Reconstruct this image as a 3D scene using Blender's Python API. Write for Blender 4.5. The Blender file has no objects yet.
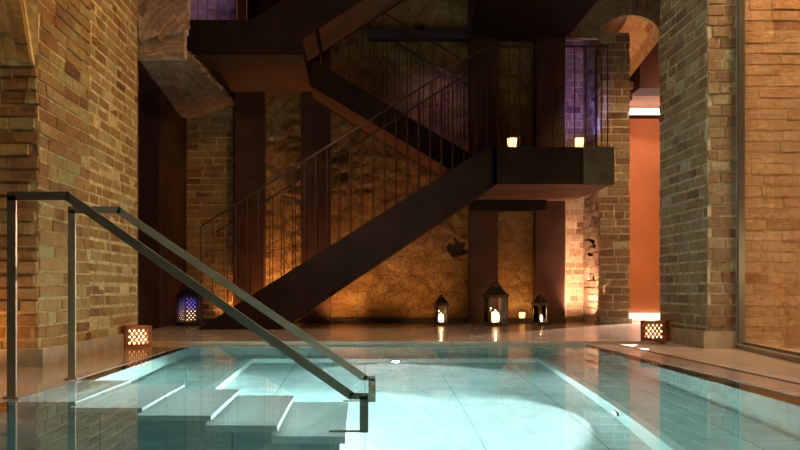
import bpy, math, random
from mathutils import Vector, noise
random.seed(7)
S = bpy.context.scene
COL = S.collection
H = 0.5            # eye height above the water
def P(px, py, D):  # a reading off the photograph at a known depth -> metres
    return Vector(((px-365)*D/800.0, D, H+(290-py)*D/800.0))
DF, DM, DB = 9.5, 10.5, 11.6
ZB = 0.03          # level of the deck at the back

# ------------------------------------------------------------------ materials
def mat(name): 
    m = bpy.data.materials.new(name); m.use_nodes = True
    m.node_tree.nodes.clear(); return m, m.node_tree.nodes, m.node_tree.links
def N(ns, t, **k):
    n = ns.new(t)
    for a, b in k.items():
        if a in ('operation','blend_type','data_type','attribute_name','noise_dimensions','feature','interpolation','wave_type','offset','attribute_type','bands_direction'): setattr(n, a, b)
        else: n.inputs[a.replace('_',' ')].default_value = b
    return n
def ramp(ns, stops):
    r = ns.new('ShaderNodeValToRGB'); e = r.color_ramp.elements
    while len(e) > 1: e.remove(e[-1])
    e[0].position, e[0].color = stops[0][0], (*stops[0][1], 1)
    for p, c in stops[1:]:
        x = e.new(p); x.color = (*c, 1)
    return r
def simple(name, col, rough=.5, metal=0, noise_scale=0, noise_amt=.3, bump=0, spec=.5):
    m, ns, ln = mat(name)
    out = ns.new('ShaderNodeOutputMaterial'); b = ns.new('ShaderNodeBsdfPrincipled')
    b.inputs['Base Color'].default_value = (*col, 1); b.inputs['Roughness'].default_value = rough
    b.inputs['Metallic'].default_value = metal; b.inputs['Specular IOR Level'].default_value = spec
    ln.new(b.outputs[0], out.inputs[0])
    if noise_scale:
        tc = ns.new('ShaderNodeTexCoord'); nz = N(ns, 'ShaderNodeTexNoise', Scale=noise_scale, Detail=6.0)
        ln.new(tc.outputs['Object'], nz.inputs['Vector'])
        a = 1-noise_amt; r = ramp(ns, [(.3, tuple(c*a for c in col)), (.7, tuple(min(1, c*(1+noise_amt)) for c in col))])
        ln.new(nz.outputs['Fac'], r.inputs[0]); ln.new(r.outputs[0], b.inputs['Base Color'])
        if bump:
            bp = ns.new('ShaderNodeBump'); bp.inputs['Strength'].default_value = bump; bp.inputs['Distance'].default_value = .02
            ln.new(nz.outputs['Fac'], bp.inputs['Height']); ln.new(bp.outputs[0], b.inputs['Normal'])
    return m
def brick_mat(name, tones, rough=.9, moss=None, crack=False):
    m, ns, ln = mat(name)
    out = ns.new('ShaderNodeOutputMaterial'); b = ns.new('ShaderNodeBsdfPrincipled')
    b.inputs['Roughness'].default_value = rough; b.inputs['Specular IOR Level'].default_value = .25
    at = N(ns, 'ShaderNodeAttribute', attribute_name='tone')
    r = ramp(ns, tones); ln.new(at.outputs['Fac'], r.inputs[0])
    tc = ns.new('ShaderNodeTexCoord')
    n1 = N(ns, 'ShaderNodeTexNoise', Scale=22.0, Detail=8.0, Roughness=.7); ln.new(tc.outputs['Object'], n1.inputs['Vector'])
    n2 = N(ns, 'ShaderNodeTexNoise', Scale=2.2, Detail=4.0); ln.new(tc.outputs['Object'], n2.inputs['Vector'])
    r1 = ramp(ns, [(.3, (.5,.5,.5)), (.7, (1.35,1.35,1.35))]); ln.new(n1.outputs['Fac'], r1.inputs[0])
    mx = N(ns, 'ShaderNodeMix', data_type='RGBA', blend_type='MULTIPLY'); mx.inputs[0].default_value = 1
    ln.new(r.outputs[0], mx.inputs[6]); ln.new(r1.outputs[0], mx.inputs[7])
    r2 = ramp(ns, [(.42, (0,0,0)), (.62, (1,1,1))]); ln.new(n2.outputs['Fac'], r2.inputs[0])
    m2 = N(ns, 'ShaderNodeMix', data_type='RGBA', blend_type='MIX')
    mul = N(ns, 'ShaderNodeMath', operation='MULTIPLY'); mul.inputs[1].default_value = .45 if moss else .25
    ln.new(r2.outputs[0], mul.inputs[0]); ln.new(mul.outputs[0], m2.inputs[0])
    ln.new(mx.outputs[2], m2.inputs[6]); m2.inputs[7].default_value = (*(moss or (.42,.33,.22)), 1)
    ln.new(m2.outputs[2], b.inputs['Base Color'])
    n3 = N(ns, 'ShaderNodeTexNoise', Scale=60.0, Detail=6.0, Roughness=.75); ln.new(tc.outputs['Object'], n3.inputs['Vector'])
    ad = N(ns, 'ShaderNodeMath', operation='ADD'); ln.new(n1.outputs['Fac'], ad.inputs[0]); ln.new(n3.outputs['Fac'], ad.inputs[1])
    if crack:
        vo = N(ns, 'ShaderNodeTexVoronoi', feature='DISTANCE_TO_EDGE', Scale=5.0)
        n4 = N(ns, 'ShaderNodeTexNoise', Scale=6.0, Detail=3.0); ln.new(tc.outputs['Object'], n4.inputs['Vector'])
        va = N(ns, 'ShaderNodeMix', data_type='RGBA', blend_type='ADD'); va.inputs[0].default_value = .25
        ln.new(tc.outputs['Object'], va.inputs[6]); ln.new(n4.outputs['Color'], va.inputs[7]); ln.new(va.outputs[2], vo.inputs['Vector'])
        rr = ramp(ns, [(0,(0,0,0)),(.07,(1,1,1))]); ln.new(vo.outputs['Distance'], rr.inputs[0])
        a2 = N(ns, 'ShaderNodeMath', operation='ADD'); ln.new(ad.outputs[0], a2.inputs[0]); ln.new(rr.outputs[0], a2.inputs[1]); ad = a2
    bp = ns.new('ShaderNodeBump'); bp.inputs['Strength'].default_value = .9; bp.inputs['Distance'].default_value = .016
    ln.new(ad.outputs[0], bp.inputs['Height']); ln.new(bp.outputs[0], b.inputs['Normal'])
    ln.new(b.outputs[0], out.inputs[0]); return m
def slab_mat(name, c1, c2, joint, sx, sy, rough=.25, spec=.5, rot=0, msize=.004):
    m, ns, ln = mat(name)
    out = ns.new('ShaderNodeOutputMaterial'); b = ns.new('ShaderNodeBsdfPrincipled')
    b.inputs['Roughness'].default_value = rough; b.inputs['Specular IOR Level'].default_value = spec
    tc = ns.new('ShaderNodeTexCoord'); mp = ns.new('ShaderNodeMapping'); mp.inputs['Rotation'].default_value = (0,0,rot)
    ln.new(tc.outputs['Object'], mp.inputs[0])
    bt = ns.new('ShaderNodeTexBrick'); bt.inputs['Scale'].default_value = 1; bt.inputs['Mortar Size'].default_value = msize
    bt.inputs['Brick Width'].default_value = sx; bt.inputs['Row Height'].default_value = sy
    bt.inputs['Color1'].default_value = (*c1,1); bt.inputs['Color2'].default_value = (*c2,1); bt.inputs['Mortar'].default_value = (*joint,1)
    ln.new(mp.outputs[0], bt.inputs['Vector'])
    nz = N(ns, 'ShaderNodeTexNoise', Scale=5.0, Detail=8.0, Roughness=.65); ln.new(tc.outputs['Object'], nz.inputs['Vector'])
    r = ramp(ns, [(.3, (.72,.72,.72)), (.7, (1.15,1.15,1.15))]); ln.new(nz.outputs['Fac'], r.inputs[0])
    mx = N(ns, 'ShaderNodeMix', data_type='RGBA', blend_type='MULTIPLY'); mx.inputs[0].default_value = 1
    ln.new(bt.outputs['Color'], mx.inputs[6]); ln.new(r.outputs[0], mx.inputs[7]); ln.new(mx.outputs[2], b.inputs['Base Color'])
    r3 = ramp(ns, [(.35, (rough*.85,)*3), (.7, (min(1,rough*1.2),)*3)]); ln.new(nz.outputs['Fac'], r3.inputs[0]); ln.new(r3.outputs[0], b.inputs['Roughness'])
    ln.new(b.outputs[0], out.inputs[0]); return m
def emis(name, col, strength):
    m, ns, ln = mat(name)
    out = ns.new('ShaderNodeOutputMaterial'); e = ns.new('ShaderNodeEmission')
    e.inputs[0].default_value = (*col,1); e.inputs[1].default_value = strength
    ln.new(e.outputs[0], out.inputs[0]); return m
def pane_mat(name, tint=(1,1,1), refl=1.0):
    m, ns, ln = mat(name)
    out = ns.new('ShaderNodeOutputMaterial'); t = ns.new('ShaderNodeBsdfTransparent'); g = ns.new('ShaderNodeBsdfGlossy')
    t.inputs[0].default_value = (*tint,1); g.inputs['Roughness'].default_value = .02
    f = N(ns, 'ShaderNodeFresnel', IOR=1.45); mx = ns.new('ShaderNodeMixShader')
    k = N(ns, 'ShaderNodeMath', operation='MULTIPLY'); k.inputs[1].default_value = refl
    ln.new(f.outputs[0], k.inputs[0]); ln.new(k.outputs[0], mx.inputs[0]); ln.new(t.outputs[0], mx.inputs[1]); ln.new(g.outputs[0], mx.inputs[2])
    ln.new(mx.outputs[0], out.inputs[0]); return m
def frosted(name, col):
    m, ns, ln = mat(name)
    out = ns.new('ShaderNodeOutputMaterial'); t = ns.new('ShaderNodeBsdfTranslucent'); d = ns.new('ShaderNodeBsdfDiffuse')
    t.inputs[0].default_value = (*col,1); d.inputs[0].default_value = (*col,1); mx = ns.new('ShaderNodeMixShader'); mx.inputs[0].default_value = .3
    ln.new(t.outputs[0], mx.inputs[1]); ln.new(d.outputs[0], mx.inputs[2]); ln.new(mx.outputs[0], out.inputs[0]); return m
def water_mat():
    m, ns, ln = mat('water')
    out = ns.new('ShaderNodeOutputMaterial'); g = N(ns, 'ShaderNodeBsdfGlass', Roughness=0.0, IOR=1.33)
    g.inputs[0].default_value = (1,1,1,1)
    tc = ns.new('ShaderNodeTexCoord'); nz = N(ns, 'ShaderNodeTexNoise', Scale=1.6, Detail=2.0)
    ln.new(tc.outputs['Object'], nz.inputs['Vector'])
    bp = ns.new('ShaderNodeBump'); bp.inputs['Strength'].default_value = .12; bp.inputs['Distance'].default_value = .004
    ln.new(nz.outputs['Fac'], bp.inputs['Height']); ln.new(bp.outputs[0], g.inputs['Normal'])
    v = ns.new('ShaderNodeVolumeAbsorption'); v.inputs['Color'].default_value = (.50,.94,.95,1); v.inputs['Density'].default_value = WATER_DENS
    ln.new(g.outputs[0], out.inputs[0]); ln.new(v.outputs[0], out.inputs[1]); return m
WATER_DENS = .26
M = {}
warm = [(0,(.18,.075,.03)),(.3,(.32,.14,.045)),(.55,(.38,.20,.065)),(.75,(.44,.28,.10)),(.9,(.36,.30,.12)),(1,(.60,.45,.22))]
M['brick'] = brick_mat('old_brick', warm, moss=(.42,.29,.12))
M['mortar'] = simple('mortar', (.56,.40,.19), .95, 0, 14, .35, .8, .2)
M['brick2'] = brick_mat('grey_old_brick', [(0,(.15,.085,.05)),(.3,(.27,.15,.075)),(.6,(.33,.21,.11)),(.85,(.36,.28,.16)),(1,(.5,.42,.28))], moss=(.36,.31,.19))
M['mortar2'] = simple('grey_mortar', (.47,.41,.30), .95, 0, 14, .35, .8, .2)
M['brick3'] = brick_mat('pale_brick', [(0,(.40,.19,.09)),(.3,(.55,.32,.16)),(.8,(.60,.38,.20)),(1,(.66,.45,.26))], moss=(.62,.46,.28))
M['mortar4'] = simple('brown_mortar', (.42,.28,.18), .95, 0, 14, .35, .8, .2)
M['mortar5'] = simple('grey_brown_mortar', (.33,.26,.17), .95, 0, 14, .35, .8, .2)
M['brick4'] = brick_mat('dull_brick', [(0,(.20,.10,.06)),(.5,(.30,.17,.10)),(1,(.40,.26,.16))], moss=(.32,.2,.13))
M['mortar3'] = simple('pale_mortar', (.50,.33,.18), .95, 0, 14, .3, .8, .2)
M['rubble'] = brick_mat('rubble_plaster', [(0,(.22,.10,.04)),(.35,(.38,.21,.08)),(.65,(.50,.31,.13)),(1,(.62,.43,.20))], moss=(.50,.30,.11), crack=True)
M['steel'] = simple('dark_rusted_steel', (.020,.009,.0045), .6, .1, 3, .45, .15, .2)
M['steel2'] = simple('brown_coated_steel', (.078,.027,.012), .55, .2, 2.5, .4, .1)
M['soffit'] = simple('rust_brown_steel_sheet', (.15,.060,.027), .6, .1, 2, .3, .1)
M['olive'] = simple('olive_steel_plate', (.10,.09,.055), .5, .3, 4, .3, .1)
M['rod'] = simple('brown_steel_rod', (.09,.045,.03), .4, .6)
M['rail'] = simple('brushed_stainless_steel', (.34,.30,.20), .36, .6, 9, .12)
M['frame'] = simple('grey_metal_frame', (.28,.26,.21), .3, .8, 6, .1)
M['deck'] = slab_mat('wet_travertine', (.42,.30,.20), (.36,.26,.175), (.20,.14,.09), 1.3, .62, .09)
M['deck_back'] = slab_mat('brown_stone_deck', (.42,.33,.26), (.40,.31,.24), (.24,.18,.13), 1.6, .9, .17)
M['deck_light'] = slab_mat('pale_stone_deck', (.50,.40,.33), (.48,.385,.31), (.36,.28,.22), .9, 1.9, .35)
M['coping'] = slab_mat('wet_coping', (.46,.33,.25), (.43,.31,.235), (.3,.2,.14), .5, 1.9, .14)
M['plinth'] = simple('grey_stone_plinth', (.40,.34,.25), .6, 0, 8, .25, .2)
M['pool'] = slab_mat('pool_marble', (.62,.68,.66), (.56,.63,.61), (.30,.38,.38), 1.25, .60, .5, .3, math.pi/2, .005)
M['poolwhite'] = simple('white_marble', (.86,.87,.84), .45, 0, 6, .06)
M['poolwall'] = simple('pool_side_stone', (.40,.42,.38), .6, 0, 5, .2)
M['water'] = water_mat()
M['black'] = simple('black_iron', (.02,.016,.013), .5, .6)
M['bronze'] = simple('aged_green_bronze', (.10,.085,.05), .45, .7, 12, .4)
M['rust'] = simple('pierced_rust_wood', (.30,.10,.035), .7, 0, 12, .35, .2)
M['wax'] = None
M['flame'] = emis('candle_flame', (1,.62,.25), 30)
M['pane'] = pane_mat('clear_glass', (.97,.98,.96))
M['bigpane'] = pane_mat('partition_glass', (.95,.97,.95), .35)
M['frost'] = frosted('frosted_glass', (.95,.72,.42))
M['blueglass'] = frosted('violet_glass', (.25,.2,.9))
M['amberglass'] = frosted('amber_glass', (.98,.80,.55))
M['wax'] = frosted('candle_wax', (.98,.84,.62))
M['orange'] = simple('orange_plaster', (.66,.22,.08), .75, 0, 1.6, .12, .15)
M['pink'] = simple('pink_plaster', (.55,.32,.26), .8, 0, 3, .1)
M['dim'] = simple('brown_render', (.20,.14,.09), .9, 0, 3, .2)
M['glowwhite'] = emis('lamp_and_floor_glow', (1,.82,.6), 2.2)  # shared by the strip lamp and the added floor glow
M['poollamp'] = emis('lit_pool_lamp', (.92,1,1), 60)
M['beam'] = simple('blue_grey_beam', (.06,.06,.08), .6, .3)
M['bright'] = simple('frame_highlight', (.62,.58,.48), .3, .5, 6, .1)  # paler metal that paints the highlight on the partition frame
M['groove'] = simple('dark_slot', (.05,.035,.025), .8)

# ------------------------------------------------------------------ mesh building
class MB:
    def __init__(s): s.v=[]; s.f=[]; s.m=[]; s.t=[]; s.smooth=False
    def face(s, idx, mi=0, tone=.5): s.f.append(idx); s.m.append(mi); s.t.append(tone)
    def hexa(s, p, mi=0, tone=.5):   # 8 corners: bottom 4, top 4
        b = len(s.v); s.v += [tuple(q) for q in p]
        for q in ((3,2,1,0),(4,5,6,7),(0,1,5,4),(1,2,6,5),(2,3,7,6),(3,0,4,7)):
            s.face(tuple(b+i for i in q), mi, tone)
        return s
    def box(s, x0,x1,y0,y1,z0,z1, mi=0, tone=.5):
        return s.hexa([(x0,y0,z0),(x1,y0,z0),(x1,y1,z0),(x0,y1,z0),(x0,y0,z1),(x1,y0,z1),(x1,y1,z1),(x0,y1,z1)], mi, tone)
    def prism(s, poly, y0, y1, mi=0):   # polygon in XZ pushed along Y
        b=len(s.v); n=len(poly)
        s.v += [(x,y0,z) for x,z in poly]+[(x,y1,z) for x,z in poly]
        s.face(tuple(b+i for i in range(n)), mi); s.face(tuple(b+n+i for i in reversed(range(n))), mi)
        for i in range(n):
            j=(i+1)%n; s.face((b+i,b+n+i,b+n+j,b+j), mi)
        return s
    def bar(s, a, c, w, h, up=Vector((0,0,1)), mi=0):  # rectangular bar, w sideways, h along up
        a=Vector(a); c=Vector(c); d=(c-a).normalized(); side=d.cross(up)
        if side.length<1e-4: side=d.cross(Vector((0,1,0)))
        side.normalize(); u=side.cross(d).normalized()
        o=[(-w/2,-h/2),(w/2,-h/2),(w/2,h/2),(-w/2,h/2)]
        s.hexa([a+side*x+u*y for x,y in o]+[c+side*x+u*y for x,y in o], mi); return s
    def tube(s, a, c, r0, r1=None, n=8, mi=0):
        r1 = r0 if r1 is None else r1
        a=Vector(a); c=Vector(c); d=(c-a).normalized(); q=Vector((1,0,0)) if abs(d.x)<.9 else Vector((0,1,0))
        u=d.cross(q).normalized(); w=d.cross(u); b=len(s.v)
        for p,r in ((a,r0),(c,r1)):
            for i in range(n):
                t=2*math.pi*i/n; s.v.append(tuple(p+u*math.cos(t)*r+w*math.sin(t)*r))
        for i in range(n):
            j=(i+1)%n; s.face((b+i,b+j,b+n+j,b+n+i), mi)
        s.face(tuple(b+i for i in reversed(range(n))), mi); s.face(tuple(b+n+i for i in range(n)), mi); return s
    def lathe(s, prof, n=16, mi=0, cx=0, cy=0, rot=0):
        b=len(s.v); k=len(prof)
        for r,z in prof:
            for i in range(n):
                t=2*math.pi*i/n+rot; s.v.append((cx+r*math.cos(t),cy+r*math.sin(t),z))
        for j in range(k-1):
            for i in range(n):
                i2=(i+1)%n; s.face((b+j*n+i,b+j*n+i2,b+(j+1)*n+i2,b+(j+1)*n+i), mi)
        return s
    def bricks(s, f, nrm, S0, S1, T0, T1, course=.09, L=.29, gap=.022, keep=None, dep=.018, mi=1, lo=0, hi=1):
        j=0; t=T0
        while t < T1-1e-6:
            ch = course*random.uniform(.96,1.04); tt=min(t+ch-gap*random.uniform(.7,1.3), T1)
            x = S0-random.uniform(0,.6)*L - (L/2 if j%2 else 0)
            while x < S1:
                bl = L*(random.uniform(.9,1.08) if random.random()>.22 else .52); a=max(x,S0); c=min(x+bl-gap*random.uniform(.6,1.3), S1)
                x += bl
                if c-a < .03: continue
                if keep and not (keep((a+c)/2,(t+tt)/2)): continue
                tone=min(1,max(0,random.gauss(.48,.25))); d=dep*random.uniform(.3,1.5)
                jj=lambda: random.uniform(-.005,.005)
                q=[(a+jj(),t+jj()),(c+jj(),t+jj()),(c+jj(),tt+jj()),(a+jj(),tt+jj())]
                base=[Vector(f(*e))-Vector(nrm(*e))*.02 for e in q]; top=[Vector(f(*e))+Vector(nrm(*e))*(d+random.uniform(-.004,.004)) for e in q]
                e=.006  # worn arris
                cen=(top[0]+top[1]+top[2]+top[3])/4
                mid=[Vector(f(*k))+Vector(nrm(*k))*(d*.55) for k in q]
                top=[p+(cen-p).normalized()*e for p in top]
                b=len(s.v); s.v += [tuple(p) for p in base+mid+top]
                for lev in (0,4):
                    for i in range(4):
                        k=(i+1)%4; s.face((b+lev+i,b+lev+k,b+lev+4+k,b+lev+4+i), mi, tone)
                s.face((b+8,b+9,b+10,b+11), mi, tone)
            t += ch; j += 1
        return s
    def build(s, name, mats, parent=None, smooth=False, loc=None, split=False):
        me=bpy.data.meshes.new(name); me.from_pydata(s.v,[],s.f)
        for m in (mats if isinstance(mats,(list,tuple)) else [mats]): me.materials.append(M[m])
        me.polygons.foreach_set('material_index', s.m)
        a=me.attributes.new('tone','FLOAT','FACE'); a.data.foreach_set('value', s.t)
        if split:
            v2=[me.vertices[i].co.copy() for f_ in s.f for i in f_]; k=0; nf=[]
            for f_ in s.f: nf.append(tuple(range(k,k+len(f_)))); k+=len(f_)
            me.clear_geometry(); me.from_pydata(v2,[],nf)
        if smooth: me.polygons.foreach_set('use_smooth',[True]*len(s.f))
        import bmesh
        if not split: bm=bmesh.new(); bm.from_mesh(me); bmesh.ops.recalc_face_normals(bm, faces=bm.faces); bm.to_mesh(me); bm.free()
        o=bpy.data.objects.new(name, me); COL.objects.link(o)
        if parent: o.parent=parent
        if loc: o.location=loc
        return o
def struct(o): o['kind']='structure'; return o
def tag(o,label,cat,group=None):
    o['label']=label; o['category']=cat
    if group: o['group']=group
    return o
def empty(name, loc, label, cat, group=None, rz=0):
    o=bpy.data.objects.new(name,None); COL.objects.link(o); o.location=loc; o.rotation_euler=(0,0,rz); o.empty_display_size=.1
    return tag(o,label,cat,group)
def part(mb,name,mats,parent,**k): return mb.build(name,mats,parent,**k)
def dup(root, loc, label, rz=None):
    r=root.copy(); COL.objects.link(r); r.location=loc; r['label']=label
    if rz is not None: r.rotation_euler=(0,0,rz)
    for ch in list(root.children):
        c=ch.copy(); COL.objects.link(c); c.parent=r
        for g in ch.children:
            d=g.copy(); COL.objects.link(d); d.parent=c
    return r
def plane(O,U,V,n):
    O=Vector(O);U=Vector(U);V=Vector(V);n=Vector(n)
    return (lambda a,b: O+U*a+V*b), (lambda a,b: n)

# ------------------------------------------------------------------ setting: brick piers and walls
XL = -2.12; YL0, YL1 = 5.19, 7.45
w=MB(); w.box(-4.6,XL,YL0,YL1,0,6.3,0)
f,n=plane((XL,YL0,0),(0,1,0),(0,0,1),(1,0,0))
w.bricks(f,n,0,.95,.10,6.2,.088,.30,.016,dep=.013)               # rougher near half
w.bricks(f,n,.97,YL1-YL0,.12,6.2,.088,.27,.026,dep=.004)
f,n=plane((XL,YL1,0),(-1,0,0),(0,0,1),(0,1,0)); w.bricks(f,n,0,.5,.1,6.2,.088,.27,.022)
ZS=P(37,66,YL0).z
f,n=plane((XL,YL0,0),(-1,0,0),(0,0,1),(0,-1,0)); w.bricks(f,n,0,2.4,.10,ZS-.02,.085,.33,.018,dep=.02)
struct(w.build('wall_left',['mortar','brick']))
# the old arch springing from the left pier: voussoirs set on end above a ledge
w=MB()
p0=P(37,62,YL0); p1=P(18,-12,YL0)
w.hexa([(XL-2.4,YL0-.03,ZS),(XL-.02,YL0-.03,ZS),(XL-.02,YL0+.02,ZS),(XL-2.4,YL0+.02,ZS),(XL-2.4,YL0-.03,3.2),(p1.x-.08,YL0-.03,3.2),(p1.x-.08,YL0+.02,3.2),(XL-2.4,YL0+.02,3.2)],0)
f,n=plane((XL-.03,YL0-.03,ZS+.01),(-.17,0,1),(-1,0,0),(0,-1,0)); w.bricks(f,n,0,1.2,0,2.2,.10,.31,.018,dep=.02)
struct(w.build('wall_left_arch',['mortar','brick']))

# left: arch springing and vault strip behind the pier
w=MB()
poly=[P(136,-30,7.45),P(190,-30,7.45),P(186,16,7.45),P(185,31,7.45),P(160,34,7.45),P(139,40,7.45)]
poly=[(p.x,p.z) for p in poly]
w.prism(poly,7.46,7.60,0)
def inside(x,z,pl):
    c=False
    for i in range(len(pl)):
        (x1,z1),(x2,z2)=pl[i],pl[i-1]
        if (z1>z)!=(z2>z) and x<(x2-x1)*(z-z1)/(z2-z1)+x1: c=not c
    return c
ctr=P(205,70,7.46)   # centre the ring bricks turn about
def f(a,b): r=.12+b; t=a; return Vector((ctr.x-r*math.cos(t), 7.46, ctr.z+r*math.sin(t)*1.15))
def keep(a,b): q=f(a,b); return inside(q.x,q.z,poly)
w.bricks(f,lambda a,b:Vector((0,-1,0)),.0,2.6,0,1.5,.05,.25,.010,keep=keep,dep=.005)
a0=P(140,36,7.5); a1=P(184,57,7.5)
w.box(a0.x-.05,a1.x,7.5,7.62,a1.z,a0.z+.05,0)
f,n=plane((a0.x-.05,7.5,a1.z),(1,0,0),(0,0,1),(0,-1,0)); w.bricks(f,n,0,a1.x-a0.x+.05,0,a0.z-a1.z,.05,.28,.008,dep=.004)
q0=P(138,58,7.6);q1=P(184,55,7.6);q2=P(235,108,11.6);q3=P(184,122,11.6)
def f(a,b):  # a 0..1 along depth, b 0..1 across
    A=q0.lerp(q3,a);B=q1.lerp(q2,a); p=A.lerp(B,b); p.z+=.04*math.sin(math.pi*a)*(.3+b*.7); p.x-=.03*math.sin(math.pi*a)*b; return p
nn=18
b0=len(w.v)
for i in range(nn+1):
    for t in (0,1): w.v.append(tuple(f(i/nn,t)))
    for t in (0,1): v=f(i/nn,t); w.v.append((v.x,v.y,v.z+.05))
for i in range(nn):
    k=b0+i*4
    w.face((k,k+1,k+5,k+4),0); w.face((k+2,k+6,k+7,k+3),0); w.face((k+1,k+3,k+7,k+5),0); w.face((k,k+4,k+6,k+2),0)
g=lambda a,b: f(a/4.0,b/.6)
w.bricks(g,lambda a,b:Vector((0,0,-1)),0,4.0,0,.6,.10,.30,.008,dep=.004)
# ragged right edge of the vault
f2=lambda a,b: Vector((f(a/4,1).x, f(a/4,1).y, f(a/4,1).z+b)); w.bricks(f2,lambda a,b:Vector((1,0,0)),0,4,-.005,.055,.06,.12,.02,dep=.04)
struct(w.build('trim_vault',['mortar4','brick4']))

# right pier
XR=2.90; YR0,YR1=6.78,7.86
w=MB(); w.box(XR,6.6,YR0,YR1,0,6.3,0)
f,n=plane((XR,YR1,0),(0,-1,0),(0,0,1),(-1,0,0)); w.bricks(f,n,0,YR1-YR0,.1,6.2,.093,.25,.022,dep=.008)
struct(w.build('wall_right',['mortar2','brick2']))
w=MB(); f,n=plane((XR,YR0-.01,0),(1,0,0),(0,0,1),(0,-1,0))
w.box(XR,XR+.28,YR0-.01,YR0,.1,6.2,0); w.bricks(f,n,0,.28,.1,6.2,.093,.17,.012,dep=.010)
struct(w.build('wall_right_front',['mortar2','brick2']))
w=MB(); w.box(XR+.30,6.5,YR0-.01,YR0,0,6.2,0); f,n=plane((XR+.30,YR0-.01,0),(1,0,0),(0,0,1),(0,-1,0)); w.bricks(f,n,0,3.0,.0,6.2,.092,.36,.012,dep=.007)
struct(w.build('wall_behind_glass',['mortar3','brick3']))
# stone plinths
w=MB(); w.box(-4.6,XL+.05,YL0-.05,YL1+.05,0,.12)
struct(w.build('baseboard_left','plinth'))
w=MB(); w.box(XR-.05,XR+.30,YR0-.05,YR1+.03,0,.15)
struct(w.build('baseboard_right','plinth'))

# arch wall at the far right
DA=11.2
xa,xb=P(599,0,DA).x,P(661,0,DA).x; zs=P(0,38,DA).z; za=P(0,15,DA).z; cx=(xa+xb)/2
hw=(xb-xa)/2; rise=za-zs
w=MB()
def archz(x): 
    u=(x-cx)/hw; return zs+rise*math.sqrt(max(0,1-u*u)) if abs(u)<1 else 0
nseg=24; xs=[xa+(xb-xa)*i/nseg for i in range(nseg+1)]
poly=[(xa-.30,zs+.02),(xa-.02,zs+.0)]+[(x,archz(x) if abs(x-cx)<hw-1e-6 else zs) for x in xs]+[(xb,zs-.35),(xb+.9,zs-.35),(xb+.9,ZB),(6.4,ZB),(6.4,6.2),(xa-.30,6.2)]
w.prism(poly,DA,DA+.10,0)
# ring of voussoirs (two rings) and field brick
for k in range(2):
    r0=.02+k*.24
    def f(a,b,r0=r0): 
        return Vector((cx-(hw+r0+b)*math.cos(a), DA, zs+(rise+r0+b)*math.sin(a)))
    L=math.pi
    w.bricks(lambda a,b: f(b,a),lambda a,b:Vector((0,-1,0)),0,.22,0,L,.085,.30,.012,dep=.006)
def keep(a,b):
    X=xa-.3+a; Z=b
    if ((X-cx)/(hw+.52))**2+((max(Z,zs)-zs)/(rise+.52))**2<1: return False
    return Z>zs
f,n=plane((xa-.3,DA,0),(1,0,0),(0,0,1),(0,-1,0)); w.bricks(f,n,0,3.0,0,6.1,.10,.3,.022,keep=keep,dep=.008)
struct(w.build('wall_arch',['mortar5','brick2']))
# depth wall left of the arch and brick pier seen through it
w=MB(); w.box(xa,xa+.03,DA+.10,12.6,0,zs,0); w.box(P(586,0,12.0).x-.4,xa,12.0,12.6,0,6.2,0)
w.box(xa-.001,xa+.03,DA+.1,12.0,zs,6.2,0)
f,n=plane((xa,DA+.02,0),(0,1,0),(0,0,1),(-1,0,0)); w.bricks(f,n,0,.78,.05,6.1,.10,.26,.014,dep=.005)
f,n=plane((P(586,0,12.0).x-.4,12.0,0),(1,0,0),(0,0,1),(0,-1,0)); w.bricks(f,n,0,.40,.03,6.1,.10,.27,.014,dep=.006)
struct(w.build('wall_back_corner',['mortar3','brick2']))
w=MB(); DP=11.32; px0,px1=xa,P(629,0,DP).x
w.box(px0,px1,DP,DP+.5,ZB,4.14,0)
f,n=plane((px0,DP,ZB),(1,0,0),(0,0,1),(0,-1,0)); w.bricks(f,n,0,px1-px0+.01,.09,4.1,.108,.29,.020,dep=.010)
w.box(px0-.03,px1+.03,DP-.04,DP+.5,ZB,ZB+.07,0)
struct(w.build('wall_pier',['mortar2','brick2']))
# brick vault through the arch
w=MB()
e0=[(xa+.0,zs)]+[(x,archz(x)) for x in xs[1:-1]]+[(xb,zs)]
rx,rz=P(630,78,12.3).x,P(630,78,12.3).z
def f(a,b):  # a along depth 0..1.1, b around 0..1
    u=b; x=xa+(xb-xa)*u; z=archz(x) if 0<u<1 else zs
    t=a/1.1
    return Vector((x+(rx-xb)*t*u, DA+.05+a, z+(rz-zs)*t*u))
w.v=[];gr=20
for i in range(gr+1):
    for t in (0,1.1): w.v.append(tuple(f(t,i/gr)))
    for t in (0,1.1): q=f(t,i/gr); w.v.append((q.x,q.y,q.z+.2))
for i in range(gr):
    k=i*4; w.face((k,k+1,k+5,k+4),0); w.face((k+2,k+3,k+7,k+6),0); w.face((k+1,k+3,k+7,k+5),0)
w.bricks(f,lambda a,b:Vector((-.3,0,-1)).normalized(),0,1.1,0.02,.99,.09,.27,.010,dep=.004)
struct(w.build('trim_arch_vault',['mortar3','brick3']))
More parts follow.
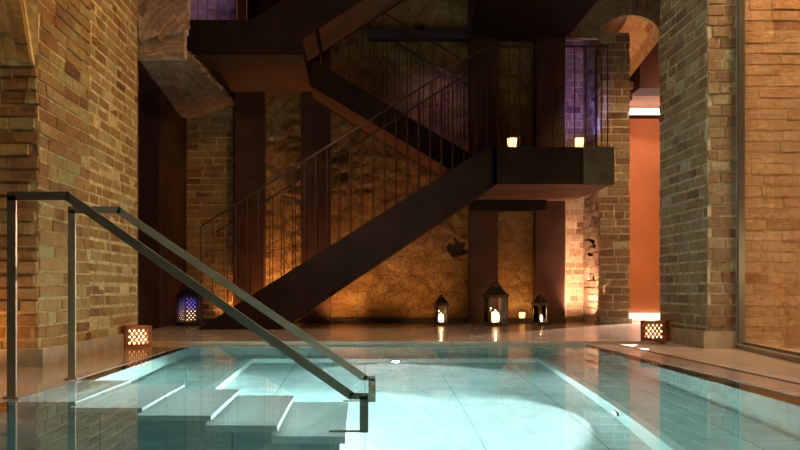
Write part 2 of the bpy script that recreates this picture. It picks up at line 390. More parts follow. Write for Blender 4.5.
# passage
w=MB(); w.box(3.7,6.0,13.2,13.3,ZB,P(0,117,13.2).z)
struct(w.build('wall_passage','orange'))
w=MB(); w.box(3.95,5.4,13.06,13.19,P(0,118,13.15).z,P(0,116.2,13.15).z); struct(w.build('trim_passage','steel'))
w=MB(); z0=P(0,88,12.7).z; z1=P(0,108,13.25).z
w.hexa([(3.7,12.7,z0),(6,12.7,z0),(6,13.4,z1),(3.7,13.4,z1),(3.7,12.7,z0+.1),(6,12.7,z0+.1),(6,13.4,z1+.1),(3.7,13.4,z1+.1)])
w.box(3.7,6,13.3,13.4,P(0,117,13.2).z-.1,z1+.2)
struct(w.build('ceiling_passage','pink'))
w=MB(); b0=P(640,48,12.4); b1=P(672,88,12.4)
w.box(b0.x,b1.x+.4,12.4,12.9,b1.z,b0.z+.4)
w.box(P(632,0,12.6).x,b0.x,12.75,12.9,b1.z-.1,b0.z+.6)
struct(w.build('trim_passage_duct','steel2'))
w=MB(); w.box(px1,px1+.02,12.3,13.2,ZB,4.4); w.box(5.9,6.0,11.3,13.2,ZB,4.5)
struct(w.build('wall_passage_side','dim'))
w=MB(); w.box(3.3,6.0,11.4,13.3,4.5,4.6)
struct(w.build('ceiling_passage_upper','dim'))

# back wall of rubble and plaster
w=MB(); nx,nz=230,230; x0,x1,zt=-2.75,2.875,6.2
hole=P(457,248,DB); h2=P(340,156,DB); h3=P(342,176,DB)
tones=[]
for j in range(nz+1):
    for i in range(nx+1):
        x=x0+(x1-x0)*i/nx; z=zt*j/nz
        d,pts=noise.voronoi(Vector((x*2.6+noise.noise(Vector((x*3,0,z*3)))*.5,3.1,z*4.2)))
        edge=min(1,(d[1]-d[0])*4.0)
        h=.022*edge+.012*noise.fractal(Vector((x*1.1,7,z*1.1)),1,2,3)+.016*noise.fractal(Vector((x*9,2,z*9)),.5,2.1,5)
        for q,r,dd in ((hole,.17,.3),(h2,.1,.14),(h3,.1,.12)):
            k=math.hypot((x-q.x),(z-q.z)*1.5)+.12*noise.noise(Vector((x*9,1,z*14)))+.05*noise.noise(Vector((x*25,1,z*25)))
            if k<r: h-=dd*min(1,(r-k)/.04)
        w.v.append((x,DB-h,z))
        tones.append(min(1,max(0,.5+.35*noise.noise(Vector((pts[0][0],pts[0][1],pts[0][2]))*3.3)+.3*noise.noise(Vector((x*5,9,z*5)))-.25*(1-edge))))
for j in range(nz):
    for i in range(nx):
        a=j*(nx+1)+i; w.face((a,a+1,a+nx+2,a+nx+1),0,tones[a])
struct(w.build('wall_back','rubble',smooth=True))
w=MB(); w.box(x0,x1,DB-.18,DB+.1,ZB,ZB+.065)
struct(w.build('baseboard_back','groove'))
# brick infill at the left end of the back wall, with its lighter quoin
w=MB(); ya=DB-.14; xa0,xa1=P(186,0,ya).x,P(233,0,ya).x
w.box(xa0-.2,xa1,ya,DB,ZB,P(0,120,ya).z+.3)
f,n=plane((xa0-.2,ya,ZB),(1,0,0),(0,0,1),(0,-1,0)); w.bricks(f,n,0,xa1-xa0+.2,.0,P(0,118,ya).z,.095,.28,.02)
struct(w.build('wall_back_left',['mortar','brick']))
# ledge beam on the back wall
w=MB(); w.box(P(368,0,11.45).x,P(474,0,11.45).x,11.4,DB,P(0,39,11.45).z,P(0,31,11.45).z)
struct(w.build('trim_ledge','beam'))
# left steel wall
w=MB(); w.box(-2.62,-2.56,7.45,11.6,0,6.2)
for y in (8.9,10.22,11.3): w.box(-2.56,-2.53,y,y+.06,ZB,4.0)
struct(w.build('wall_steel_left','steel2'))
w=MB(); w.box(-2.56,-2.545,8.0,9.9,ZB,3.0)
dd=struct(w.build('door_1','steel'))
# outer shell
w=MB(); w.box(-4.7,-4.6,-2,7.4,-.1,6.3); struct(w.build('wall_side_left','dim'))
w=MB(); w.box(6.6,6.7,-2,13.5,-.1,6.3); struct(w.build('wall_side_right','dim'))
w=MB(); w.box(-4.7,6.7,-2.1,-2,-.1,6.3); struct(w.build('wall_front','dim'))
w=MB(); w.box(-4.7,6.7,-2.1,13.5,6.2,6.3); struct(w.build('ceiling','dim'))
w=MB(); w.box(2.95,6.7,13.4,13.5,-.1,6.3); w.box(-4.7,2.95,DB+.15,DB+.25,-.1,6.3); struct(w.build('wall_outer_back','dim'))

# ------------------------------------------------------------------ floor and pool
PXL,PXR,PY0,PY1=-1.61,2.03,.9,7.34
DT=.004
w=MB(); w.box(-4.7,PXL,-2.1,PY1,-.3,DT); w.box(PXL,2.27,-2.1,PY0,-.3,DT); struct(w.build('floor_left','deck'))
w=MB(); w.box(-4.7,6.7,PY1,13.5,-.3,ZB); struct(w.build('floor_back','deck_back'))
w=MB()
w.box(PXR,2.27,PY0,PY1,-.3,DT)
struct(w.build('floor_coping','coping'))
w=MB(); w.box(2.31,6.7,-2.1,PY1,-.3,DT+.002); struct(w.build('floor_right','deck_light'))
w=MB(); w.box(2.27,2.31,PY0,PY1,-.3,-.02); struct(w.build('trim_drain','groove'))
D1,D2=1.12,1.36
# inner basin corners (x,y)
I=[(-1.04,1.2),(1.36,1.2),(1.58,7.08),(-1.04,7.08)]
w=MB()
w.box(PXL-.15,PXL,PY0-.15,PY1+.15,-2,-.0); w.box(PXR,PXR+.15,PY0-.15,PY1+.15,-2,-.0)
w.box(PXL-.15,PXR+.15,PY1,PY1+.15,-2,-.0); w.box(PXL-.15,PXR+.15,PY0-.15,PY0,-2,-.0)
struct(w.build('wall_pool','poolwall'))
O=[(PXL-.1,PY0-.1),(PXR+.1,PY0-.1),(PXR+.1,PY1+.1),(PXL-.1,PY1+.1)]
w=MB()
for i in range(4):
    j=(i+1)%4
    w.hexa([(*I[i],-1.7),(*I[j],-1.7),(*O[j],-1.7),(*O[i],-1.7),(*I[i],-D1),(*I[j],-D1),(*O[j],-D1),(*O[i],-D1)])
w.box(-1.2,1.8,1,7.2,-1.8,-D2)
struct(w.build('floor_pool','pool'))
w=MB(); cw=.055
for i in range(4):   # white marble kerb lining the deeper basin
    j=(i+1)%4; a=Vector((*I[i],0));b=Vector((*I[j],0)); d=(b-a).normalized(); nrm=Vector((-d.y,d.x,0))
    a2=a+nrm*cw+d*cw*0; b2=b+nrm*cw
    w.hexa([(a.x,a.y,-D2-.02),(b.x,b.y,-D2-.02),(b2.x,b2.y,-D2-.02),(a2.x,a2.y,-D2-.02),(a.x,a.y,-D1+.03),(b.x,b.y,-D1+.03),(b2.x,b2.y,-D1+.03),(a2.x,a2.y,-D1+.03)])
struct(w.build('trim_pool_kerb','poolwhite'))
w=MB(); w.box(PXL-.05,PXR+.05,PY0-.05,PY1+.05,-1.45,0.0)
wt=w.build('water','water',smooth=True,split=True); tag(wt,'still turquoise pool water between the stone decks','water'); wt['kind']='stuff'
# steps
st=empty('pool_steps',(0,0,0),'white marble steps going down into the pool under the handrails','steps')
SX=[PXL-.06,-1.305,-.95,-.625,-.345,-.09]; SD=[.035,.22,.41,.60,.79]
SD=[.03,.20,.39,.60,.80]
XE=[-1.33,-1.03,-.72,-.42,-.115]   # true edges after refraction
YS0,YS1=3.62,4.45
prev=PXL-.06
for k in range(5):
    w=MB(); w.box(prev,XE[k],YS0,YS1,-1.5,-SD[k],0)
    stp=w.build('step','pool',st)
    w=MB(); w.box(prev,XE[k]+.025,YS0-.012,YS1+.012,-SD[k]-.12,-SD[k]+.001,0)
    w.build('tread','poolwhite',stp)
    prev=XE[k]
# ------------------------------------------------------------------ handrails
def handrail(Y, pts, label):
    t=empty('pool_handrail',(pts[0][0],Y,DT),label,'handrail','steel handrails at the pool steps')
    L=lambda x,z: Vector((x-pts[0][0],0,z-DT))
    bw=.016; bh=.04
    (xp,zt),(x1,z1),(x2,z2),(x3,zf)=pts
    w=MB(); w.bar(L(xp,DT),L(xp,zt),bw,bh,Vector((1,0,0))); w.build('post','rail',t)
    w=MB(); w.box(-.035,.035,-.02,.02,0,.008); w.build('base_plate','rail',t)
    w=MB()
    w.bar(L(xp-.02,zt),L(x1+.01,z1),bw,bh); w.bar(L(x1-.005,z1),L(x2,z2),bw,bh); w.bar(L(x2-.012,z2),L(x3+.02,z2),bw,.03)
    w.build('top_rail','rail',t)
    w=MB(); w.bar(L(x3,z2),L(x3,zf),bw,bh,Vector((1,0,0))); w.bar(L(x3+.02,zf+.02),L(x3-.16,zf+.02),bw,.03); w.build('lower_post','rail',t)
    return t
handrail(3.66,[(P(12,0,3.66).x,P(0,196,3.66).z),(P(68,0,3.66).x,P(0,196,3.66).z),(P(352,0,3.66).x,.015),(P(364,0,3.66).x,-.77)],
  'nearer of the two slanting steel handrails, its post standing further left')
handrail(4.44,[(P(72,0,4.44).x,P(0,210,4.44).z),(P(119,0,4.44).x,P(0,210,4.44).z),(P(366,0,4.44).x,.008),(P(372,0,4.44).x,-.77)],
  'farther of the two slanting steel handrails, ending near the pool light')

# ------------------------------------------------------------------ staircase
stair=empty('staircase',(P(200,0,DF).x,DF,ZB),'dark rusty steel zigzag staircase with thin rod railings before the back wall','staircase')
SO=stair.location.copy()
def sp_(mb,name,mats,parent,**k):
    mb.v=[tuple(Vector(v)-SO) for v in mb.v] ; return mb.build(name,mats,parent,**k)
def XZ(px,py,D): p=P(px,py,D); return (p.x,p.z)
LT=P(0,147,DF).z; LB=P(0,184,DF).z
# flight 1
def flight(name_s, poly, y0, y1, sof, n_treads, xs0, zs0, xs1, zs1):
    w=MB(); w.prism(poly,y0,y0+.03); sp_(w,'stringer','steel',stair)
    w=MB(); w.prism(poly,y1-.03,y1); sp_(w,'stringer','steel',stair)
    (ax,az),(bx,bz)=sof
    w=MB(); w.hexa([(ax,y0+.031,az+.01),(bx,y0+.031,bz+.01),(bx,y1-.031,bz+.01),(ax,y1-.031,az+.01),(ax,y0+.031,az+.03),(bx,y0+.031,bz+.03),(bx,y1-.031,bz+.03),(ax,y1-.031,az+.03)]); sp_(w,'soffit','soffit',stair)
    w=MB()
    for i in range(n_treads):
        u=(i+.5)/n_treads; x=xs0+(xs1-xs0)*u; z=zs0+(zs1-zs0)*(i+.5)/n_treads-.17; hx=abs(xs1-xs0)/n_treads/2+.01
        w.box(x-hx,x+hx,y0+.031,y1-.031,z-.03,z)
    o=sp_(w,'treads','steel',stair); 
a=XZ(197,329,DF); b=XZ(487,147,DF); c=XZ(497,184,DF); d=XZ(279,331,DF)
a=(a[0],ZB); d=(d[0],ZB)
flight('a',[a,b,(c[0],LT),c,d],DF,DM,(d,c),12,a[0]+.1,ZB,b[0],LT)
# landing 1
xe=P(583,0,DF).x; xr=P(614,0,DF).x
w=MB(); w.box(c[0]-.05,xe,DF,DF+.03,LB,LT); land=sp_(w,'landing','steel',stair)
w=MB(); w.box(c[0],xr,DF+.03,DB-.12,LT-.03,LT-.001); sp_(w,'landing_floor','steel',land)
w=MB(); w.box(c[0],xr-.02,DF+.031,DB-.12,LB+.001,LB+.02); sp_(w,'landing_soffit','soffit',land)
w=MB(); w.box(xe+.006,xr,DF-.008,DF+.03,LB-.012,LT+.004); w.box(xr-.02,xr,DF+.03,DF+.9,LB+.0,LT); sp_(w,'end_plate','olive',land)
w=MB(); w.box(P(470,0,11.2).x,P(546,0,11.2).x,11.15,11.27,P(0,211,11.2).z,LB); sp_(w,'support_beam','steel',land)
# landing 2
L2l,L2r=P(184,0,DF).x,P(302,0,DF).x; L2b=P(0,54,DF).z; L2t=P(0,20,DF).z
w=MB(); w.box(L2l,L2r,DF,DF+.03,L2b,L2t); land2=sp_(w,'landing','steel',stair)
w=MB(); w.box(L2l,L2r,DF+.031,DB-.03,L2b+.001,L2b+.02); sp_(w,'landing_soffit','soffit',land2)
w=MB(); w.box(L2l,L2r,DF+.031,DB-.16,L2t-.04,L2t-.01); w.box(L2l,L2l+.03,DF+.031,DB-.16,L2b+.02,L2t-.04); w.box(L2r-.03,L2r,DF+.031,DB-.16,L2b+.02,L2t-.04); sp_(w,'landing_floor','steel',land2)
# flight 2 (behind, going up to the left)
a=XZ(482,147,DM+.02); b=XZ(312,45,DM+.02); 
sl=(b[1]-a[1])/(b[0]-a[0])
top0=(a[0],LT); top1=(L2r+.02,LT+sl*(L2r+.02-a[0]))
bt=XZ(448,168,DM+.02); bt2=(L2r+.02, bt[1]+sl*1.0*(L2r+.02-bt[0]))
flight('b',[top0,top1,bt2,bt,(bt[0]+.25,bt[1]-.02)],DM+.02,DB-.15,(bt2,bt),12,top0[0],LT,L2r,L2t)
# flight 3 (front, going up to the right)
A=XZ(302,39,DF); B=XZ(430,-44,DF); T=.62
s3=(B[1]-A[1])/(B[0]-A[0]); xt=A[0]-(A[1]+T-L2t)/s3
flight('c',[A,B,(B[0],B[1]+T),(xt,L2t+.002),(A[0],L2t+.002)],DF,DF+1.0,(A,B),8,A[0],L2t,B[0],B[1]+T)
# mezzanine slab over the right
w=MB(); mz=P(0,42,DB-.1).z; mx=P(564,0,DB-.1).x
w.box(P(470,0,DB).x-.0,mx,DF-.2,DB-.12,mz,mz+.3); struct(w.build('ceiling_slab','steel'))
w=MB(); w.box(P(262,0,DB).x,P(306,0,DB).x,DF+1.6,DB-.15,P(0,25,DB).z,P(0,-40,DB).z); struct(w.build('wall_steel_upper','steel'))
# railings
def rails(name, pts, y, spacing, hrail, off=0, endpost=True, sec=.012):
    # pts: foot line [(x,z),...]; rail runs hrail above
    w=MB()
    for (p,q) in zip(pts,pts[1:]): w.bar((p[0],y,p[1]+hrail),(q[0],y,q[1]+hrail),.018,.022)
    r=sp_(w,'handrail','rod',stair)
    return r
nb=0
def rods(par, p, q, y, hrail, n, start=0, drop=.05, r=.0065):
    global nb
    for i in range(start,n):
        u=i/(n-1) if n>1 else 0
        x=p[0]+(q[0]-p[0])*u; z=p[1]+(q[1]-p[1])*u
        w=MB(); w.tube((x,y,z-drop),(x,y,z+hrail),r,n=6); sp_(w,'baluster','rod',par); nb+=1
HR=P(0,46,DF).z-LT
f0=XZ(201,329,DF); f0=(f0[0],P(0,226,DF).z-HR+0.0); f1=XZ(487,147,DF); f2=XZ(608,147,DF)
yr=DF+.015
r1=rails('h',[f0,(f1[0],LT),(f2[0],LT)],yr,.13,HR)
rods(r1,f0,(f1[0],LT),yr,HR,26,1)
w=MB(); w.tube((f0[0],yr,ZB),(f0[0],yr,f0[1]+HR),.011,n=6); sp_(w,'newel_post','rod',r1)
rods(r1,(f1[0],LT),(f2[0],LT),yr,HR,12,1,0)
w=MB(); w.bar((f2[0],yr,LT+HR),(f2[0],yr+.5,LT+HR),.018,.022); r1b=sp_(w,'handrail','rod',stair)
for y in (.25,.5):
    w=MB(); w.tube((f2[0],yr+y,LT),(f2[0],yr+y,LT+HR),.0065,n=6); sp_(w,'baluster','rod',r1b)
yr2=DM-.015
r2=rails('h',[f0,(f1[0]-.1,LT-.06)],yr2,.13,HR)
rods(r2,f0,(f1[0],LT),yr2,HR,24,1)
yr3=DM+.035
g0=(top0[0],LT); g1=(L2r,LT+sl*(L2r-top0[0]))
r3=rails('h',[g0,g1],yr3,.13,HR-.02); rods(r3,g0,g1,yr3,HR-.02,15,1)
yr4=DB-.17
r4=rails('h',[g0,g1],yr4,.13,HR-.02); rods(r4,g0,g1,yr4,HR-.02,14,1)
r5=rails('h',[(L2l+.02,L2t),(L2r-.4,L2t)],yr,.13,HR); rods(r5,(L2l+.05,L2t),(L2l+.05+.115*6,L2t),yr,HR,7,0,0)

# steel columns
cg='steel columns against the back wall'
for pa,pb,lab in ((235,264,'dark steel column nearest the left brick pier, beside the pierced metal lantern'),(301,330,'dark steel column behind the middle of the lower stair flight'),
                  (470,498,'dark steel column rising behind the largest of the glass lanterns'),(536,565,'dark steel column farthest right, next to the uplit brick corner')):
    X0,X1=P(pa,0,11.3).x,P(pb,0,11.3).x; xm=(X0+X1)/2; hwid=(X1-X0)/2
    w=MB(); w.box(-hwid,hwid,0,.02,0,6.1); w.box(-hwid,hwid,.18,.2,0,6.1); w.box(-.01,.01,.02,.18,0,6.1)
    w.box(-hwid,-hwid+.012,.02,.18,0,6.1); w.box(hwid-.012,hwid,.02,.18,0,6.1)
    o=w.build('steel_column','steel2',loc=(xm,11.3,ZB)); tag(o,lab,'column',cg)

# ------------------------------------------------------------------ glass partition
w1=struct(bpy.data.objects.new('window_1',None)); COL.objects.link(w1)
g0=Vector((3.155,6.74,0)); g1=Vector((2.42,1.6,0)); gd=(g1-g0).normalized()
w=MB(); w.bar(g0+gd*.03+Vector((0,0,.05)),g0+gd*.03+Vector((0,0,6.2)),.05,.06,gd);
w.bar(g0+Vector((0,0,.02)),g1+Vector((0,0,.02)),.06,.04); w.bar(g0+Vector((.035,0,.05)),g1+Vector((.035,0,.05)),.03,.03)
fr=w.build('window_frame','frame',w1); fr['kind']='structure'
w=MB(); w.bar(g0+Vector((0,0,3.13)),g1+Vector((0,0,3.13)),.012,6.1); tr=MB(); tr.bar(g0+gd*.005+Vector((-.02,0,.05)),g0+gd*.005+Vector((-.02,0,6.2)),.018,.018,gd); tr.bar(g0+Vector((-.03,0,.045)),g1+Vector((-.03,0,.045)),.012,.012); o=tr.build('window_highlight','bright',w1); o['kind']='structure'  # the thin pale bars are the frame's metallic highlight, built as shape
o=w.build('window_pane','bigpane',w1); o['kind']='structure'

# ------------------------------------------------------------------ lights helper
def light(kind,loc,energy,col,size=.1,rot=None,spot=None,blend=.5,target=None,size_y=None):
    l=bpy.data.lights.new('lamp',kind); l.energy=energy; l.color=col
    if kind in('POINT','SPOT'): l.shadow_soft_size=size
    if kind=='AREA':
        l.size=size
        if size_y: l.shape='RECTANGLE'; l.size_y=size_y
    if kind=='SPOT': l.spot_size=math.radians(spot); l.spot_blend=blend
    o=bpy.data.objects.new('lamp',l); COL.objects.link(o); o.location=loc
    if target is not None: o.rotation_euler=(Vector(target)-Vector(loc)).to_track_quat('-Z','Y').to_euler()
    return o
WARM=(1,.55,.22); AMB=(1,.45,.13)
# ------------------------------------------------------------------ candles and lanterns
def candle(loc,h,r,label,parent=None):
    t=empty('pillar_candle',loc,label,'candle','lit candles inside the glass lanterns')
    w=MB(); w.lathe([(0,0),(r,0),(r,h*.97),(r*.8,h),(0,h*.96)],16); w.build('wax','wax',t,smooth=False)
    w=MB(); w.lathe([(0,h*.96),(.004,h+.006),(.006,h+.014),(.003,h+.026),(0,h+.030)],8); w.build('flame','flame',t,smooth=True)
    light('POINT',(loc[0],loc[1],loc[2]+h*.6),CAND*3,(1,.6,.25),.012)
    light('POINT',(loc[0],loc[1],loc[2]+h+.05),CAND*.5,(1,.6,.25),.01)
    return t
CAND=3
def lantern(px, py_base, D, wid, hgt, label, rz=0, cand='', n=4):
    p=P(px,0,D); t=empty('lantern',(p.x,D,ZB),label,'lantern','lanterns on the floor by the back wall',rz)
    bh=hgt*.64; r=wid/2; rr=r*math.sqrt(2)
    w=MB()
    w.box(-r,r,-r,r,.012,.03); 
    for sx in(-1,1):
        for sy in(-1,1): w.box(sx*(r-.012)-.01,sx*(r-.012)+.01,sy*(r-.012)-.01,sy*(r-.012)+.01,0,bh)
    for z in (bh-.016,.03):
        w.box(-r,r,-r,-r+.014,z,z+.014); w.box(-r,r,r-.014,r,z,z+.014); w.box(-r,-r+.014,-r,r,z,z+.014); w.box(r-.014,r,-r,r,z,z+.014)
    w.build('frame','bronze',t)
    w=MB(); q=math.pi/4
    w.lathe([(rr*1.08,bh),(rr*1.1,bh+.02),(rr*.95,bh+.03),(rr*.42,bh+(hgt-bh)*.62),(rr*.40,bh+(hgt-bh)*.74),(rr*.2,bh+(hgt-bh)*.84),(0,bh+(hgt-bh)*.86)],4,rot=q)
    w.build('roof','bronze',t)
    w=MB(); k=16; zc=hgt-.0; R=wid*.13
    pts=[Vector((R*math.cos(2*math.pi*i/k),0,zc-.01+R*math.sin(2*math.pi*i/k))) for i in range(k)]
    for i in range(k): w.tube(pts[i],pts[(i+1)%k],.004,n=5)
    w.build('ring','bronze',t)
    w=MB()
    for sy in(-1,1): w.box(-r+.02,r-.02,sy*(r-.008)-.0015,sy*(r-.008)+.0015,.035,bh-.018)
    for sx in(-1,1): w.box(sx*(r-.008)-.0015,sx*(r-.008)+.0015,-r+.02,r-.02,.035,bh-.018)
    w.build('glass_panes','pane',t)
    candle((p.x,D,ZB+.03),hgt*.24,wid*.22 if wid<.2 else wid*.17,cand)
    return t
lantern(441,325,10.75,.16,.43,'small glass lantern standing left of the steel column, alone before the rough wall',.1,'lit candle inside the small lantern left of the steel column')
lantern(495.5,326,10.65,.27,.60,'largest glass lantern with pyramid roof, standing before the steel column',.12,'lit candle inside the largest glass lantern')
lantern(540,325,10.75,.155,.43,'small glass lantern farthest right, beside the tealight on the ledge',.5,'lit candle inside the small lantern farthest right')
def tealight(loc,label,r=.058,h=.12,e=1.0):
    t=empty('tealight_holder',loc,label,'candle holder','glass candle holders glowing on stair and ledge')
    w=MB(); w.lathe([(0,.003),(r*.8,.003),(r*.9,h*.5),(r,h)],18); w.build('glass_cup','frost',t,smooth=True)
    w=MB(); w.lathe([(0,.02),(.007,.03),(.009,.04),(.003,.06),(0,.065)],8); w.build('flame','flame',t,smooth=True)
    light('POINT',(loc[0],loc[1],loc[2]+h*.74),e,(1,.64,.34),.015)
TEA=11
for pxx,lab in ((512,'glowing glass candle holder at the left end of the stair landing edge'),(579,'glowing glass candle holder near the right corner of the stair landing')):
    p=P(pxx,147,DF+.1); tealight((p.x,DF+.10,LT),lab)
p=P(522,318,DB-.12); tealight((p.x,DB-.125,ZB+.065),'small glowing candle holder on the floor ledge between two steel columns',.045,.085,.7)
w=MB(); pl=P(421,31,11.42); w.lathe([(0,0),(.03,0),(.04,.09),(.036,.09),(.027,.005),(0,.005)],12); o=w.build('candle_glass','pane',loc=(pl.x,11.42,pl.z)); tag(o,'unlit clear candle glass on the high ledge behind the upper flight','glass')  # candle glass put here for the white sparkles on the ledge

# pierced box lanterns
def pierced(mb, O, U, V, nrm, cols, rows, wid, hgt, cols_skip=(), th=.006, hole=.38):
    O=Vector(O);U=Vector(U);V=Vector(V);nrm=Vector(nrm)
    cw_,ch_=wid/cols,hgt/rows
    for i in range(cols):
        for j in range(rows):
            c=O+U*(i+.5)*cw_+V*(j+.5)*ch_
            cs=[c+U*a*cw_/2+V*b*ch_/2 for a,b in((-1,-1),(1,-1),(1,1),(-1,1))]
            if (i+j)%2 or i in cols_skip or j in (0,rows-1) or i in(0,cols-1):
                b=len(mb.v); mb.v+=[tuple(q) for q in cs]; mb.face((b,b+1,b+2,b+3)); continue
            ds=[c+U*a*cw_*hole*1.35+V*d*ch_*hole*1.35 for a,d in((0,-1),(1,0),(0,1),(-1,0))]
            b=len(mb.v); mb.v+=[tuple(q) for q in cs+ds]
            mb.face((b,b+1,b+4)); mb.face((b+1,b+5,b+4)); mb.face((b+1,b+2,b+5)); mb.face((b+2,b+6,b+5)); mb.face((b+2,b+3,b+6)); mb.face((b+3,b+7,b+6)); mb.face((b+3,b,b+7)); mb.face((b,b+4,b+7))
def box_lantern(loc, rz, label, w_, h_, e):
    t=empty('box_lantern',loc,label,'lantern','pierced box lanterns at the pool corners',rz)
    r=w_/2
    w=MB()
    pierced(w,(-r,-r,0),(1,0,0),(0,0,1),(0,-1,0),11,7,w_,h_)
    pierced(w,(r,-r,0),(0,1,0),(0,0,1),(1,0,0),11,7,w_,h_)
    pierced(w,(-r,-r,0),(0,1,0),(0,0,1),(-1,0,0),11,7,w_,h_)
    pierced(w,(-r,r,0),(1,0,0),(0,0,1),(0,1,0),11,7,w_,h_)
    o=w.build('pierced_box','rust',t); m=o.modifiers.new('s','SOLIDIFY'); m.thickness=.008
    w=MB()
    for q in (-1,1):
        for p_ in (-1,1): w.box(q*r-.004,q*r+.004,p_*r-.004,p_*r+.004,.0,h_)
    for z0 in (0,h_-.015):
        w.box(-r-.005,r+.005,-r-.005,-r+.01,z0,z0+.015); w.box(-r-.005,r+.005,r-.01,r+.005,z0,z0+.015); w.box(-r-.005,-r+.01,-r,r,z0,z0+.015); w.box(r-.01,r+.005,-r,r,z0,z0+.015)
    w.box(-r,r,-r,r,-.0,.006); w.box(-r,r,-r,r,h_-.008,h_)
    w.build('rim','rust',t)
    w=MB(); w.lathe([(r*.0,.01),(r*.9,.01),(r*.9,h_*.92)],14); w.build('liner','amberglass',t,smooth=True)
    light('POINT',(loc[0],loc[1],loc[2]+h_*.45),e*1.5,(1,.62,.3),.03)
    return t
pb=P(134.5,347,6.95); box_lantern((pb.x,7.0,DT),math.radians(28),'square pierced rust-brown box lantern glowing beside the left brick wall',.215,.185,5)
pb=P(653,341,7.5); box_lantern((pb.x,7.44,ZB+.0),math.radians(-32),'square pierced rust-brown box lantern glowing at the foot of the right brick pier',.205,.185,4)

# pierced metal lantern behind the stair foot
p=P(190,0,10.6)
t=empty('pierced_lantern',(p.x,10.6,ZB),'black pierced metal lantern with violet and amber glow by the stair foot','lantern',rz=math.radians(18))
r=.17; hh=.40
w=MB()
for k in range(6):
    a0=2*math.pi*k/6; a1=2*math.pi*(k+1)/6; A=Vector((r*math.cos(a0),r*math.sin(a0),.04)); B=Vector((r*math.cos(a1),r*math.sin(a1),.04))
    U=(B-A).normalized(); pierced(w,A,U,(0,0,1),(0,0,0),7,13,(B-A).length,hh-.04,hole=.22)
o=w.build('pierced_body','black',t); m=o.modifiers.new('s','SOLIDIFY'); m.thickness=.004
w=MB(); w.lathe([(r*1.05,0),(r*1.05,.04),(0,.04)],6); w.build('base','black',t)
w=MB(); w.lathe([(r*1.05,hh),(r*1.05,hh+.015),(r*.5,hh+.08),(0,hh+.12)],6); w.build('roof','black',t)
w=MB(); 
for i in range(10):
    a0=math.pi*i/10;a1=math.pi*(i+1)/10; w.tube((r*.8*math.cos(a0),0,hh+.02+.17*math.sin(a0)),(r*.8*math.cos(a1),0,hh+.02+.17*math.sin(a1)),.005,n=5)
w.build('handle','black',t)
w=MB(); w.lathe([(r*.8,.05),(r*.8,.2)],12); w.build('amber_liner','amberglass',t,smooth=True)
w=MB(); w.lathe([(r*.8,.205),(r*.8,.38)],12); w.build('violet_liner','blueglass',t,smooth=True)
light('POINT',(p.x,10.6,ZB+.12),14,(1,.6,.3),.02); light('POINT',(p.x,10.6,ZB+.29),4,(.35,.35,1),.02)

# passage lamp, and a glow added at the floor
w=MB(); w.box(4.0,5.2,13.10,13.19,P(0,116,13.15).z,P(0,109,13.15).z); tag(w.build('strip_lamp','glowwhite'),'bright strip lamp at the top of the orange passage wall','lamp')
w=MB(); w.box(4.0,5.2,13.12,13.19,ZB,ZB+.09); tag(w.build('floor_glow_strip','glowwhite'),'glowing strip added for the bright floor below the orange passage wall','lamp')  # emissive bar added to show the brightly lit strip of floor

# pool lamps
def pool_lamp(loc,rz,label,target,e,spot):
    t=empty('pool_lamp',loc,label,'lamp','underwater pool lamps',rz)
    w=MB(); w.lathe([(.0,.0),(.055,.0),(.055,.012),(.04,.014)],20); o=w.build('ring','rail',t,smooth=False); o.rotation_euler=(math.radians(90),0,0)
    w=MB(); w.lathe([(0,.014),(.035,.014)],20); o=w.build('lens','poollamp',t); o.rotation_euler=(math.radians(90),0,0)
    d=(Vector(target)-Vector(loc)).normalized()
    light('SPOT',Vector(loc)+d*.05,e,(.95,1,1),.02,spot=spot,blend=1,target=target)
pool_lamp((.27,7.01,-1.22),0,'round underwater lamp in the far pool kerb, shining towards the viewer',(.25,3.5,-2.3),560,140)
pool_lamp((1.43,4.55,-1.22),math.radians(-90),'round underwater lamp in the right-hand pool kerb, shining left',(-1.2,4.74,-1.30),5200,68)
light('SPOT',(1.30,4.55,-1.12),380,(.93,1,1),.01,spot=150,blend=1,target=(-1,4.5,-1.3))
# inlet nozzle on pool floor
w=MB(); w.lathe([(0,.02),(.02,.03),(.05,.012),(.06,0),(0,0)],14); tag(w.build('floor_nozzle','rail',loc=(-.98,3.2,-1.12)),'small steel nozzle on the pool floor in front of the steps','nozzle')

# ------------------------------------------------------------------ room light
light('SPOT',(-.2,4.6,5.6),520,(1,.60,.22),.15,spot=62,blend=1,target=(-2.3,6.2,1.3))
light('SPOT',(-1.6,2.6,4.6),85,(1,.72,.28),.2,spot=75,blend=1,target=(-2.9,5.2,1.2))
light('SPOT',(-2.45,4.75,.10),10,(1,.42,.12),.03,spot=120,blend=1,target=(-2.5,5.3,.5))
light('SPOT',(.8,4.6,5.6),310,(1,.74,.42),.2,spot=58,blend=1,target=(3.0,7.3,1.5))
PL=[light('SPOT',(.1,3.6,6.0),1300,(1,.93,.86),.15,spot=50,blend=.8,target=(.1,4.3,0))]
for l in PL: l.data.cycles.is_caustics_light=True
wt.cycles.is_caustics_caster=True
for o in bpy.data.objects:
    if o.name.split('.')[0] in ('step','tread','floor_pool','wall_pool','trim_pool_kerb'): o.cycles.is_caustics_receiver=True
light('SPOT',(2.0,3.6,5.8),200,(1,.80,.64),.2,spot=46,blend=.8,target=(2.75,5.4,0))
light('SPOT',(-.3,8.4,3.0),100,(1,.76,.6),.2,spot=120,blend=1,target=(-.3,8.9,0))
light('AREA',(4.2,5.2,5.4),300,(1,.58,.30),.8,target=(4.0,6.9,1.5))
light('AREA',(3.9,5.0,.8),14,(1,.66,.36),.5,target=(3.7,6.9,.6))
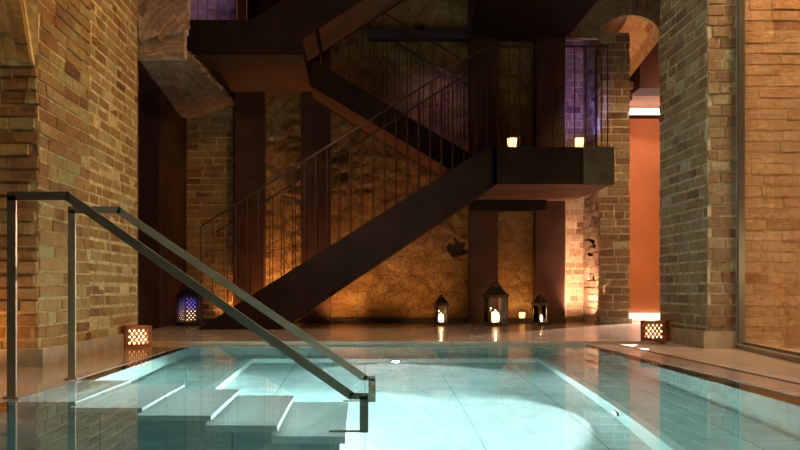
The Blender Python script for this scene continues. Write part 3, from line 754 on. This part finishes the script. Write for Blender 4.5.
# uplights at the foot of the back wall
for x,y,e in ((-1.2,11.1,44),(-.35,10.95,24),(.75,10.9,11),(2.2,11.0,9),(-1.9,11.2,10)):
    light('SPOT',(x,y,.06),e*1.6,AMB,.03,spot=125,blend=1,target=(x+.05,y+.38,.6))
light('SPOT',(3.02,11.2,.06),330,(1,.56,.40),.03,spot=105,blend=1,target=(3.10,11.99,1.15))
# violet lamps above
light('SPOT',(-2.35,10.5,5.0),40,(.22,.18,1),.05,spot=62,blend=1,target=(-2.3,11.6,4.6))
light('SPOT',(3.05,10.9,2.5),90,(.24,.20,1),.05,spot=66,blend=1,target=(3.16,12.0,3.5))
light('SPOT',(1.1,10.9,3.7),7,(.6,.38,.9),.1,spot=100,blend=1,target=(1.0,11.6,3.0))
# passage
light('AREA',(4.55,12.6,3.2),9,(1,.68,.50),.5,target=(4.0,11.8,0))
light('AREA',(4.9,12.0,3.4),4,(1,.62,.42),.4,target=(4.6,13.2,1.0))
light('SPOT',(5.2,13.0,2.2),3000,(1,.72,.58),.04,spot=60,blend=.7,target=(2.7,9.3,0))
light('AREA',(4.9,11.7,3.3),10,(1,.62,.5),.2,target=(4.6,12.6,4.0))
light('SPOT',(3.98,12.1,2.2),110,(1,.5,.2),.1,spot=70,blend=1,target=(3.8,11.6,4.2))
light('SPOT',(4.5,8.3,4.4),420,(1,.62,.30),.12,spot=44,blend=1,target=(3.75,11.3,2.2))

wd=bpy.data.worlds.new('w'); S.world=wd; wd.use_nodes=True
wd.node_tree.nodes['Background'].inputs[0].default_value=(1,.75,.5,1); wd.node_tree.nodes['Background'].inputs[1].default_value=.0
c=bpy.data.cameras.new('camera'); co=bpy.data.objects.new('camera',c); COL.objects.link(co)
co.location=(0,0,H); co.rotation_euler=(math.pi/2,0,0); c.lens=36; c.sensor_width=36; c.sensor_fit='HORIZONTAL'
c.shift_x=35/800; c.shift_y=65/800; c.clip_start=.05
S.camera=co
S.view_settings.view_transform='Standard'; S.view_settings.look='None'; S.view_settings.gamma=1; S.view_settings.exposure=0
S.view_settings.use_curve_mapping=False
S.cycles.max_bounces=10; S.cycles.transmission_bounces=8; S.cycles.sample_clamp_indirect=4
S.cycles.use_denoising=True
print('balusters',nb)
